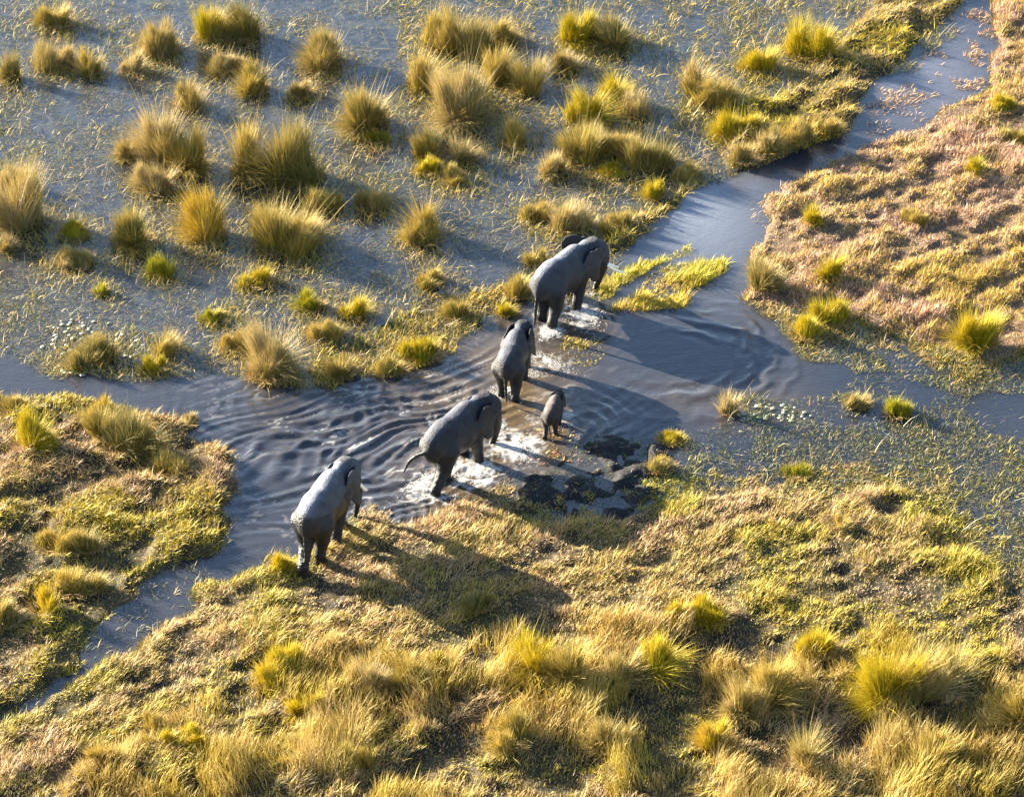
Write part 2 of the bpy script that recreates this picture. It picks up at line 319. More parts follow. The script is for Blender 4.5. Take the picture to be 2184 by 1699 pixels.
# ------------------------------------------------------------------ blades
PAL = dict(straw=(0.66, 0.49, 0.19), gold=(0.68, 0.48, 0.045), yellow=(0.66, 0.52, 0.02), olive=(0.31, 0.27, 0.03), green=(0.085, 0.13, 0.03),
           lime=(0.30, 0.36, 0.03), pink=(0.76, 0.48, 0.36), tan=(0.68, 0.40, 0.15), grey=(0.36, 0.33, 0.27), brown=(0.20, 0.12, 0.06), pale=(0.70, 0.60, 0.40), rust=(0.42, 0.17, 0.06))
PAL = {k: tuple(0.66 * c for c in v) for k, v in PAL.items()}
PK = list(PAL); PA = np.array([PAL[k] for k in PK])
def pick(n, mix, r=rng):
    ks = list(mix); p = np.array([mix[k] for k in ks], float); p /= p.sum()
    c = np.array([PAL[k] for k in ks])[r.choice(len(ks), n, p=p)]
    return c * r.uniform(0.75, 1.25, (n, 1)) * r.uniform(0.93, 1.07, (n, 3))
def blade_mesh(name, x, y, z, L, wd, az, t0, t1, col, r=rng, parent=None, seg=3, tip=None):
    n = len(x)
    if n == 0: x = np.zeros(1); y = np.zeros(1); z = np.zeros(1) - 1; n = 1; L = wd = az = t0 = t1 = np.full(1, .01); col = np.zeros((1, 3)) + .1
    phi = az + math.pi / 2 + r.uniform(-1.1, 1.1, n)
    s = np.stack([np.cos(phi), np.sin(phi), r.uniform(-.2, .2, n)], -1)
    d = np.stack([np.cos(az), np.sin(az), np.zeros(n)], -1); up = np.array([0, 0, 1.0])
    p = np.stack([x, y, z], -1); V = []; C = []
    tipc = col * (1.0 if tip is None else 1) if tip is None else tip
    for k in range(seg):
        f = k / seg; wk = wd * (1 - 0.55 * f)
        V.append(p - s * (wk / 2)[:, None]); V.append(p + s * (wk / 2)[:, None])
        cc = col * (1 - f) + tipc * f; C.append(cc); C.append(cc)
        th = t0 + (t1 - t0) * ((k + 0.5) / seg)
        p = p + (d * np.sin(th)[:, None] + up * np.cos(th)[:, None]) * (L / seg)[:, None]
    V.append(p); C.append(tipc * np.ones((n, 1)))
    m = 2 * seg + 1; V = np.stack(V, 1).reshape(-1, 3); C = np.stack(C, 1).reshape(-1, 3)
    b = (np.arange(n) * m)[:, None]
    Q = np.concatenate([b + np.array([[2 * k, 2 * k + 1, 2 * k + 3, 2 * k + 2]]) for k in range(seg - 1)], 0) if seg > 1 else None
    T = b + np.array([[2 * seg - 2, 2 * seg - 1, 2 * seg]])
    return mesh_np(name, V, Q, T, M_BLADE, C, False, parent)
def scatter(n, mask, thr=0.5, box=None):
    x = rng.uniform(X0 + 1, X1 - 1, n); y = rng.uniform(Y0 + 1, Y1 - 1, n)
    # only where the ground can be seen, with a margin all round
    px, py = PX(x, y); k = (px > -200) & (px < 2384) & (py > -130) & (py < 1890)
    x = x[k]; y = y[k]; m = samp(MASK[mask] if isinstance(mask, str) else mask, x, y)
    k = m > thr; return x[k], y[k]
def colour_field(x, y, mixA, mixB, mixC, sc=1.3, r=rng):
    n = len(x); f = fbm(x, y, sc, 3, 1) + r.uniform(-.08, .08, n); g = fbm(x, y, sc * 2.2, 2, 4) + r.uniform(-.08, .08, n)
    a = pick(n, mixA); b = pick(n, mixB); c = pick(n, mixC)
    out = np.where((f > 0.54)[:, None], b, a); return np.where((g > 0.60)[:, None], c, out)

# matted meadow ------------------------------------------------------------
def matted(name, mask, n, label, mixes, Lr=(0.10, 0.30), along=None, excl=None, thr=0.45):
    x, y = scatter(n, mask, thr)
    if name == 'flooded_grass': k = fbm(x, y, .55, 3, 4) + .25 * samp(MASK[mask], x, y) > .40; x, y = x[k], y[k]
    if excl is not None:
        k = rng.random(len(x)) > samp(MASK[excl], x, y) * 0.35; x, y = x[k], y[k]
    crest = ridge(x, y, 3); dens = sstep(0.30, 0.50, crest + 0.05)
    k = rng.random(len(x)) < 0.55 + 0.45 * dens; x, y, crest = x[k], y[k], crest[k]; n = len(x)
    L = rng.uniform(*Lr, n) * (0.45 + 1.0 * sstep(0.35, 0.65, crest) + 0.5 * samp(HUM, x, y)) * (0.35 + 1.3 * samp(FINE, x, y))
    az = rng.uniform(0, 2 * math.pi, n)
    if along is not None:
        az = along + rng.normal(0, 0.55, n) + (rng.random(n) < .35) * math.pi + (fbm(x, y, 1.2, 2, 5) - .5) * 1.5
    t0 = rng.uniform(0.3, 1.1, n); t1 = t0 + rng.uniform(0.3, 0.9, n)
    col = colour_field(x, y, *mixes)
    o = blade_mesh(name, x, y, np.maximum(hz(x, y), -.01) - 0.01, L * .80, rng.uniform(0.013, 0.027, n), az, t0, t1, col, seg=2)
    return tag(o, label, 'grass', kind='stuff')
mx_l = (dict(tan=3, straw=3, gold=1.5, brown=1), dict(pink=1.5, tan=3, straw=2, brown=.6), dict(gold=3, yellow=2, olive=1.5))
mx_r = (dict(tan=3, straw=2, gold=1.5, brown=1), dict(pink=3, tan=2, straw=1, rust=.7), dict(gold=3, tan=2, olive=.8))
mx_m = (dict(olive=1.5, gold=2.5, straw=3, brown=.8, tan=2), dict(tan=3, straw=3, pink=.8, brown=.8), dict(lime=.3, gold=3, olive=2, yellow=1))
matted('meadow_grass', 'left_bank', 1250000, 'matted tan and gold grass covering the left bank beside the channel', mx_l, (.12, .32), None)
matted('meadow_grass', 'right_bank', 1700000, 'matted pinkish tan dry grass covering the upper right bank', mx_r, (.12, .30), R(65))
matted('meadow_grass', 'low_bank', 1650000, 'trampled tan and olive grass of the near bank under the long elephant shadow', mx_m, (.12, .30), R(40), 'tall')
matted('bank_grass', 'north_bank', 800000, 'dry golden grass on the far bank along the pale upper channel', (dict(straw=3, gold=2, tan=1), dict(gold=3, olive=1, straw=2), dict(yellow=3, gold=2, olive=1)), (.18, .42), None)
matted('bank_grass', 'lip', 700000, 'yellow and olive grass fringing the pale channel ahead of the leading elephant', (dict(olive=2, gold=2), dict(straw=3, gold=2), dict(yellow=2, lime=1)), (.2, .5), None)
matted('flooded_grass', 'strip_a', 2200000, 'narrow yellow strip of flooded grass ahead of the leading trunk', (dict(gold=3, yellow=2), dict(yellow=3, olive=1), dict(yellow=3, lime=1)), (.16, .40), R(50), None, .3)
matted('flooded_grass', 'strip_b', 2200000, 'broad orange yellow bar of flooded grass right of the leading elephant', (dict(gold=3, tan=2, rust=1), dict(gold=3, yellow=3), dict(yellow=4, lime=1)), (.18, .42), R(50), None, .3)
matted('flooded_grass', 'island', 900000, 'small yellow grass patch awash between the two leading elephants', (dict(gold=3, yellow=2), dict(yellow=3, olive=1), dict(yellow=3, tan=1)), (.08, .22), R(30), None, .35)

MASK['fringe'] = np.clip(blur((MASK['low_bank'] + .8 * MASK['right_bank'] + .3 * MASK['left_bank']), 150) * 1.8, 0, 1) * (1 - np.clip(MASK['open'] * 1.3, 0, 1)) * (1 - LAND)
x, y = scatter(1700000, 'fringe', .04); f = fbm(x, y * .8, .8, 3, 2) * .55 + fbm(x, y, .3, 2, 1) * .45
k = rng.random(len(x)) < sstep(.42, .56, f + .22 * (samp(MASK['fringe'], x, y) - .4)); x, y = x[k], y[k]; n = len(x)
tag(blade_mesh('bank_grass', x, y, np.maximum(hz(x, y), 0) - .01, rng.uniform(.08, .26, n), rng.uniform(.016, .03, n), rng.uniform(0, 6.3, n), rng.uniform(.4, 1.2, n), rng.uniform(1.0, 1.6, n),
    colour_field(x, y, dict(gold=3, olive=3, straw=2), dict(tan=2, straw=2, olive=1), dict(yellow=2, olive=2, green=1)), seg=2), 'broken patches of grass where the banks thin out into the flooded marsh', 'grass', kind='stuff')
xs_ = rng.uniform(X0, X1, 900000); ys_ = rng.uniform(Y0, Y1, 900000); px, py = PX(xs_, ys_)
k = (px > 1600) & (px < 2200) & (py > -60) & (py < 560) & (samp(MASK['open'], xs_, ys_) > .3); x, y, px, py = xs_[k], ys_[k], px[k], py[k]
pr = sstep(.52, .60, fbm(x, y * .8, .7, 3, 0)) * np.where(py < 230, .9, .35) * np.where((px < 1720) & (py < 420), 0, 1); k = rng.random(len(x)) < pr; x, y = x[k], y[k]; n = len(x)
tag(blade_mesh('flooded_grass', x, y, np.zeros(n), rng.uniform(.08, .28, n), rng.uniform(.016, .028, n), rng.uniform(0, 6.3, n), rng.uniform(.4, 1.2, n), rng.uniform(1.0, 1.6, n),
    pick(n, dict(pink=4, tan=3, straw=2, brown=1)), seg=2), 'pinkish drowned grass poking through the upper right end of the channel', 'grass', kind='stuff')

px, py = PX(xs_, ys_); k = (px > 1800) & (px < 2400) & (py > 770) & (py < 960) & (samp(MASK['open'], xs_, ys_) > .3); x, y = xs_[k], ys_[k]
k = rng.random(len(x)) < .03 + .35 * sstep(.52, .62, fbm(x, y, .8, 3, 1)); x, y = x[k], y[k]; n = len(x)
tag(blade_mesh('floating_weed', x, y, np.zeros(n) + .01, rng.uniform(.08, .24, n), rng.uniform(.011, .02, n), rng.uniform(0, 6.3, n), rng.uniform(.8, 1.4, n), rng.uniform(1.2, 1.6, n),
    pick(n, dict(green=4, olive=2, grey=1, brown=1)), seg=2), 'dark weed breaking up the right hand end of the channel', 'water plants', kind='stuff')
k = (xs_ > -30) ; px, py = PX(xs_, ys_); k = (px < 440) & (px > -200) & (py > 1195) & (samp(MASK['open'], xs_, ys_) > .2); x, y = xs_[k], ys_[k]
k = rng.random(len(x)) < .03 + .22 * sstep(.48, .6, fbm(x, y, .6, 2, 1)); x, y = x[k], y[k]; n = len(x)
tag(blade_mesh('flooded_grass', x, y, np.zeros(n), rng.uniform(.1, .35, n), rng.uniform(.014, .026, n), rng.uniform(0, 6.3, n), rng.uniform(.2, 1.2, n), rng.uniform(1.0, 1.6, n),
    pick(n, dict(grey=3, olive=3, straw=2, green=2)), seg=2), 'dull weed choking the narrow creek at the lower left', 'water plants', kind='stuff')

# tall meadow ---------------------------------------------------------------
def tall():
    x, y = scatter(1150000, 'tall', 0.2)
    m = samp(MASK['tall'], x, y); cl = fbm(x, y * 0.8, 1.5, 3, 0); c3 = fbm(x, y, 0.5, 2, 3)
    f = sstep(0.38, 0.62, cl) ; k = rng.random(len(x)) < (0.12 + 0.9 * f) * (0.45 + 0.7 * sstep(.3, .6, c3)) * sstep(.1, .6, m)
    x, y, f, c3, m = x[k], y[k], f[k], c3[k], m[k]; n = len(x)
    L = (0.18 + 0.50 * f * (0.5 + c3)) * rng.uniform(0.6, 1.25, n) * (0.4 + 0.6 * m)
    az = (fbm(x, y, 2.2, 2, 2) - 0.5) * 9 + rng.normal(0, 0.9, n)
    t0 = rng.uniform(0.02, 0.3, n); t1 = t0 + rng.uniform(0.15, 0.9, n)
    col = colour_field(x, y, dict(straw=4, tan=1.5, gold=2, brown=.6, olive=.6), dict(gold=3, straw=2.5, yellow=.7, olive=.5), dict(yellow=2, gold=3, olive=1.2), 1.1)
    tip = col * 0.45 + np.array(PAL['straw']) * 0.65
    o = blade_mesh('tall_grass', x, y, hz(x, y) - 0.02, L, rng.uniform(0.011, 0.023, n), az, t0, t1, col, tip=tip)
    tag(o, 'tall dry straw coloured grass filling the near edge of the meadow', 'grass', kind='stuff')
tall()

T = [
(25,168,42,70,'green','slim upright green tussock alone at the left edge, top of the marsh'),
(115,142,105,62,'straw','wide straw tussock right of the slim green one in the upper left'),
(192,158,46,62,'mixed','small green and gold tussock with dark foot, between straw clumps top left'),
(122,55,90,55,'gold','half dark tussock touching the top left corner of the marsh'),
(282,152,56,58,'straw','curling straw tussock below the pale leaning one in the upper left'),
(345,112,98,74,'straw','pale leaning straw tussock beneath the flattened reeds at top left'),
(440,85,60,95,'yellow','bright yellow green reed stand at the very top, left of the big dark green one'),
(500,80,120,92,'green','big dark green reed clump cut by the top edge, left of centre'),
(485,145,100,38,'straw','low bowed straw clump under the big dark green reeds at top'),
(545,196,66,74,'gold','narrow golden tussock below the bowed straw clump'),
(685,142,112,82,'straw','feathery straw and gold tussock near the top, left of centre'),
(640,205,70,40,'straw','thin grey straw tussock just below the feathery one'),
(395,232,72,70,'straw','straw tussock with tall bare stems above the twin columns of reeds'),
(352,338,92,135,'straw','tall straw column, left of the twin reed columns'),
(412,355,98,112,'gold','broad golden column with deep shade, right of the twin reed columns'),
(520,368,80,128,'mixed','slender tall olive reed column left of the largest green mound'),
(632,380,150,150,'green','largest rounded green reed mound in the upper left marsh'),
(332,408,88,72,'straw','straw tussock fanning left at the foot of the twin columns'),
(285,518,110,84,'gold','golden tussock with black shade above the lime green tuft'),
(440,505,100,108,'orange','bright orange gold tussock left of the wide green gold mound'),
(605,520,165,112,'mixed','wide green gold mound below the largest green reed mound'),
(695,442,92,48,'gold','low gold tuft right of the wide green gold mound'),
(50,478,110,150,'straw','huge drooping straw clump on the left edge of the marsh'),
(20,395,70,60,'straw','ragged straw tuft above the huge drooping clump at the left edge'),
(155,502,90,34,'yellow','low yellow streak of grass right of the huge drooping clump'),
(160,562,110,36,'straw','flat straw tuft under the low yellow streak on the left'),
(12,532,52,44,'straw','small straw tuft cut by the left edge, mid height'),
(342,582,72,44,'lime','lime green tuft under the golden tussock with black shade'),
(545,606,80,44,'yellow','spiky pale yellow tuft in open marsh, left of the paired green shoots'),
(270,330,50,60,'straw','spindly straw tuft left of the tall straw column'),
(790,268,102,112,'green','dark green tussock with golden left flank, top centre left'),
(805,300,72,26,'lime','low green mat at the foot of the dark green tussock'),
(945,102,112,98,'gold','tall golden reed stand at top centre, left of the dark one'),
(1010,110,92,84,'green','dark green reed stand in the shade of the golden one at top centre'),
(1075,90,90,60,'mixed','dusky olive reeds between the two tall stands at the top'),
(900,186,72,92,'gold','gold tussock curving left below the tall golden stand'),
(985,258,132,128,'straw','large swept straw tussock in the upper centre'),
(1052,172,72,84,'gold','gold tussock, left one of the pair above the large swept straw tussock'),
(1115,196,72,88,'gold','gold tussock, right one of the pair above the large swept straw tussock'),
(1225,90,90,84,'yellow','yellow reed stand at the top, left half of a wide double stand'),
(1295,92,110,70,'green','dark green reed stand at the top, right half of a wide double stand'),
(1205,148,60,48,'straw','small straw tuft under the wide double stand'),
(1095,305,72,62,'gold','spiky gold tuft with dark crown right of the large swept straw tussock'),
(905,330,52,68,'gold','upper left one of four small tufts ringed below the large straw tussock'),
(990,342,60,62,'straw','upper right one of four small tufts ringed below the large straw tussock'),
(915,368,62,40,'yellow','lower left one of four small tufts ringed below the large straw tussock'),
(968,386,90,34,'gold','lowest arched one of four small tufts ringed below the large straw tussock'),
(790,440,92,48,'straw','bristly pale tuft between the wide green gold mound and the spired tussock'),
(900,515,100,62,'gold','heavy gold tussock with dark right side at the centre of the marsh'),
(915,495,44,105,'gold','pointed spire of grass rising behind the heavy gold tussock'),
(1310,218,82,72,'yellow','yellow crest tussock, topmost of the large patch right of centre'),
(1242,258,80,90,'yellow','yellow left shoulder tussock of the large patch right of centre'),
(1352,245,72,60,'straw','straw right shoulder tussock of the large patch right of centre'),
(1240,345,80,96,'gold','tall gold tussock at the lower left of the large patch right of centre'),
(1300,325,112,62,'mixed','olive tussock in the middle of the large patch right of centre'),
(1388,350,122,84,'green','deep green tussock at the lower right of the large patch right of centre'),
(1185,368,62,58,'straw','sparse straw tuft left below the large patch right of centre'),
(1300,370,130,24,'yellow','low yellow fringe under the large patch right of centre'),
(1215,488,112,72,'straw','bushy straw tussock behind the head of the leading elephant'),
(1142,462,82,38,'mixed','small olive tuft left of the bushy straw tussock'),
(1310,490,90,44,'gold','leaning gold tuft right of the bushy straw tussock'),
(1395,420,60,46,'yellow','small bright tuft on the lip of the pale channel'),
(1140,560,50,40,'gold','thin gold tuft touching the rump side of the leading elephant'),
(920,602,82,36,'gold','low gold tuft in mid marsh under the heavy gold tussock'),
(1095,632,62,62,'gold','gold tussock left of the leading elephant hind legs'),
(1080,672,52,36,'yellow','tiny yellow tuft touching the second elephant ear'),
(752,672,62,54,'yellow','upright yellow tuft right of the paired green shoots'),
(665,655,82,46,'lime','paired green shoots in the middle of the left marsh'),
(460,682,72,30,'lime','flat green tuft in the middle of the left marsh'),
(215,624,40,30,'lime','tiny bright green tuft alone in smooth marsh at left'),
(970,675,72,46,'gold','loose gold tuft above the churned water'),
(190,768,122,56,'green','dark spreading tussock among the left lily pads'),
(352,752,50,62,'gold','hooked gold tuft right of the left lily pads'),
(335,788,62,38,'yellow','small yellow tuft below the hooked one beside the channel'),
(575,800,125,112,'straw','great bowed straw tussock dipping into the channel'),
(500,740,90,36,'mixed','olive wing of grass left of the great bowed straw tussock'),
(690,715,100,42,'gold','gold tuft right of the great bowed straw tussock'),
(730,797,92,48,'gold','gold tuft at the edge of the churned water'),
(835,792,92,44,'gold','gold clump on the far edge of the churned water, left one of two'),
(905,762,112,50,'yellow','yellow clump on the far edge of the churned water, right one of two'),
(1480,192,52,82,'straw','thin tall straw tuft left of the sunlit yellow dome'),
(1720,118,112,94,'yellow','sunlit yellow dome tussock near the top right'),
(1620,148,102,56,'yellow','spreading yellow tussock left of the sunlit yellow dome'),
(1530,218,112,58,'gold','sprawling gold tussock below the thin tall straw tuft'),
(1570,285,122,58,'yellow','yellow ridge tussock above the dark edged far bank'),
(1592,352,82,52,'straw','straw tussock at the left end of the dark edged far bank'),
(1642,332,82,54,'straw','second straw tussock from the left on the dark edged far bank'),
(1702,312,82,52,'gold','third tussock from the left on the dark edged far bank'),
(1762,288,72,42,'mixed','fourth tussock from the left on the dark edged far bank'),
(1470,378,82,34,'mixed','olive tuft on the near corner of the far bank'),
(1635,622,84,72,'straw','tall straw tussock where the two channels part'),
(1762,605,72,62,'yellow','yellow tussock behind the long yellow green one on the right bank'),
(1715,712,92,52,'yellow','yellow front half of the long clump above the dark channel at right'),
(1775,690,92,60,'yellow','leafy rear half of the long clump above the dark channel at right'),
(2085,745,122,100,'yellow','rounded bright yellow tussock near the right edge'),
(1744,482,72,40,'yellow','low yellow tuft above the tall straw tussock on the right bank'),
(2086,378,60,44,'yellow','small yellow tuft high on the right bank'),
(1950,480,70,34,'gold','flat gold tuft in the middle of the right bank'),
(2140,240,90,34,'yellow','low yellow clump at the right edge, upper one'),
(2150,305,90,38,'gold','low gold clump at the right edge under the yellow one'),
(1555,882,40,62,'straw','bundle of broken straw reeds left of the right lily pads'),
(1825,862,62,40,'straw','drooping straw tuft right of the right lily pads'),
(1912,884,72,44,'lime','spiky green tuft below the dark channel at right'),
(1410,1000,100,34,'gold','low gold tuft right of the black mud'),
(1425,940,80,24,'yellow','thin yellow tuft above the low gold one beside the black mud'),
(1700,1010,90,24,'lime','low green tuft in the dark right shallows'),
(1790,1130,80,22,'gold','pale low tuft in the lower right shallows'),
(70,965,104,78,'yellow','yellow sheaf shaped tussock at the left end of the left bank'),
(290,958,132,96,'green','big dark green tussock on the left bank beside the channel'),
(228,935,60,80,'gold','golden flank in front of the big dark green tussock on the left bank'),
(210,890,80,44,'orange','orange gold crest above the big dark green tussock on the left bank'),
(40,880,104,34,'mixed','low dark mound at the left edge of the left bank'),
(355,1005,124,46,'gold','gold arch of grass on the point of the left bank'),
(395,905,70,24,'straw','thin straw fringe on the channel corner of the left bank'),
(120,1170,130,46,'gold','upper one of two gold arches low on the left bank'),
(185,1180,90,56,'green','dark tussock beneath the upper gold arch low on the left bank'),
(150,1262,110,60,'gold','lower one of two gold arches low on the left bank'),
(190,1262,80,50,'green','dark tussock beneath the lower gold arch low on the left bank'),
(90,1310,70,60,'orange','orange upright tussock at the lower left of the left bank'),
(20,1330,90,60,'green','dark tussock cut by the left edge, above the creek end'),
(602,1222,92,44,'yellow','yellow tussock behind the last elephant hind feet'),
(1020,1300,90,44,'green','dusky tussock inside the long elephant shadow'),
(325,1555,90,42,'mixed','grey green tussock alone on the lower left slope'),
(230,1628,72,56,'gold','gold tussock near the bottom left'),
(390,1600,120,40,'yellow','long yellow tussock right of the lower left slope'),
(600,1450,150,70,'yellow','yellow crest tussock at the top left of the tall meadow'),
(650,1530,80,66,'yellow','yellow tussock under the crest one at the left of the tall meadow'),
(800,1480,120,76,'straw','straw tussock between the yellow crest and the shaded hollow'),
(865,1470,90,70,'gold','gold tussock left of the shaded hollow in the tall meadow'),
(935,1425,40,40,'lime','tiny lime green tuft above the shaded hollow'),
(1120,1450,140,100,'yellow','left one of the three bright yellow mounds below the long shadow'),
(1220,1470,140,110,'gold','middle one of the three bright mounds below the long shadow'),
(1310,1460,110,90,'straw','right one of the three mounds below the long shadow, straw coloured'),
(1395,1440,100,100,'yellow','yellow plume tussock right of the three bright mounds'),
(1440,1328,60,58,'yellow','upright yellow tuft right of the tip of the long shadow'),
(1510,1320,160,48,'yellow','wide yellow hedge like clump right of the tip of the long shadow'),
(1665,1490,130,110,'gold','gold mound at the centre of the right hand tall meadow'),
(1590,1530,130,90,'straw','straw mound left of the central gold mound'),
(1745,1400,120,60,'yellow','yellow topped clump above the square dark hollow at right'),
(1885,1490,120,150,'yellow','tallest yellow plume at the lower right'),
(1960,1480,110,140,'straw','straw plume right of the tallest yellow one'),
(2030,1460,70,110,'gold','gold plume at the right end of the lower right row'),
(2170,1560,80,120,'gold','gold plume cut by the right edge near the bottom'),
(1520,1600,90,70,'orange','orange tussock at the lower centre right'),
(1700,1650,120,90,'straw','pale straw sheaf near the bottom edge, right of centre'),
(1990,1620,120,80,'gold','gold sheaf near the bottom edge at right'),
(1300,1600,120,80,'straw','straw sheaf near the bottom edge at centre'),
(1080,1600,120,70,'gold','gold sheaf near the bottom edge, left of centre'),
(760,1640,120,70,'gold','gold sheaf near the bottom edge at left centre'),
]
TD = np.zeros_like(GX)
for t in T:
    c = G(t[0], t[1]); q = t[2] / 2 / 66; TD = np.maximum(TD, min(1, .55 + q * .5) * np.exp(-(((GX - c[0] - .15) / (q * 1.25 + .25)) ** 2 + ((GY - c[1]) / (q * 1.5 + .35)) ** 2)))
# floating weed and sparse shoots of the flooded marsh ------------------------
MARSH = np.clip(1 - MASK['open'] - LAND - MASK['mud'], 0, 1)
def weeds(name, n, thr, label, mix, Lr, wr, flat, patch, sc=0.9, region=None, stand=0.0, near_t=0.0):
    x, y = scatter(n, MARSH, 0.4)
    px, py = PX(x, y)
    if region is not None: k = region(px, py); x, y, px, py = x[k], y[k], px[k], py[k]
    f = fbm(x, y * .6, sc, 3, 2); pr = patch + (1 - patch) * sstep(thr, thr + .12, f)
    if near_t: pr = pr * (1 - near_t) + near_t * sstep(.12, .6, samp(TD, x, y)) * (.3 + f) + .06 * sstep(.5, .6, f)
    k = rng.random(len(x)) < pr; x, y = x[k], y[k]; n = len(x)
    L = rng.uniform(*Lr, n) * rng.uniform(.5, 1.2, n)
    t0 = rng.uniform(*flat, n); t1 = np.minimum(t0 + rng.uniform(0.1, 0.7, n), 1.62)
    o = blade_mesh(name, x, y, np.maximum(hz(x, y), 0.012) + rng.uniform(0, .02, n), L, rng.uniform(*wr, n), rng.uniform(0, 6.3, n), t0, t1, pick(n, mix), seg=2)
    return tag(o, label, 'water plants', kind='stuff')
weeds('floating_weed', 800000, .44, 'thin grey green weed strands lying on the flooded marsh', dict(grey=2.2, olive=2.5, green=3.5, straw=.5, brown=3.5), (.06, .20), (.009, .017), (1.2, 1.5), .14)
weeds('marsh_shoots', 260000, .55, 'short yellow green shoots in loose patches across the flooded marsh', dict(olive=3, yellow=1.5, gold=2, straw=1.5, green=2, lime=.7), (.12, .34), (.014, .024), (.3, 1.1), .05, 1.3)
weeds('fallen_straw', 760000, .50, 'collapsed straw and gold leaves lying in drifts between the tussocks', dict(straw=3, tan=1.5, gold=3, olive=3.5, green=2, pale=.6), (.14, .42), (.011, .020), (.25, 1.35), .0, 1.1,
      lambda px, py: py < 830, 0, .92)
weeds('fallen_straw', 260000, .47, 'tangled yellow straw spread between the reed stands at the top right of the marsh', dict(straw=3, yellow=2, gold=3, olive=2, green=1), (.18, .5), (.014, .026), (.3, 1.3), .02, .8,
      lambda px, py: (py < 330) & (px > 850))
weeds('reed_stems', 6500, .3, 'long pale broken reed stems scattered over the marsh water', dict(pale=3, straw=3, grey=3), (.45, 1.0), (.012, .022), (.2, 1.5), .3)
weeds('marsh_shoots', 900000, .40, 'small green water plants crowding the dark shallows right of the mud', dict(green=5, lime=.6, olive=2.5, grey=1, gold=.6, brown=2), (.08, .20), (.011, .020), (.4, 1.3), .18, .8,
      lambda px, py: ((px > 1400) & (py > 840) & (py < 1320)) | ((px > 1640) & (py > 660) & (py <= 840)))
xr, yr = scatter(500000, 'mid_reeds', .4)
f = fbm(xr, yr, .8, 3, 5); k = rng.random(len(xr)) < sstep(.42, .58, f); xr, yr = xr[k], yr[k]; n = len(xr)
tag(blade_mesh('reed_bed', xr, yr, np.maximum(hz(xr, yr), 0) - .02, rng.uniform(.12, .42, n), rng.uniform(.015, .03, n), rng.uniform(0, 6.3, n), rng.uniform(.1, .9, n), rng.uniform(.6, 1.5, n),
    colour_field(xr, yr, dict(olive=2, gold=3, straw=2), dict(yellow=2, gold=3, olive=1), dict(lime=1, yellow=2, gold=2))), 'low yellow reeds along the far side of the churned water', 'reeds', kind='stuff')
xr, yr = scatter(500000, 'mud', .5)
f = fbm(xr, yr, .7, 3, 0); k = rng.random(len(xr)) < .30 + .6 * sstep(.45, .58, f); xr, yr = xr[k], yr[k]; n = len(xr)
tag(blade_mesh('trampled_weed', xr, yr, np.maximum(hz(xr, yr), 0) - .005, rng.uniform(.06, .2, n), rng.uniform(.015, .03, n), rng.uniform(0, 6.3, n), rng.uniform(.7, 1.4, n), rng.uniform(1.3, 1.6, n),
    pick(n, dict(brown=3, green=3, grey=1, olive=1)), seg=2), 'dark trampled weed matted over the wet mud right of the elephants', 'water plants', kind='stuff')

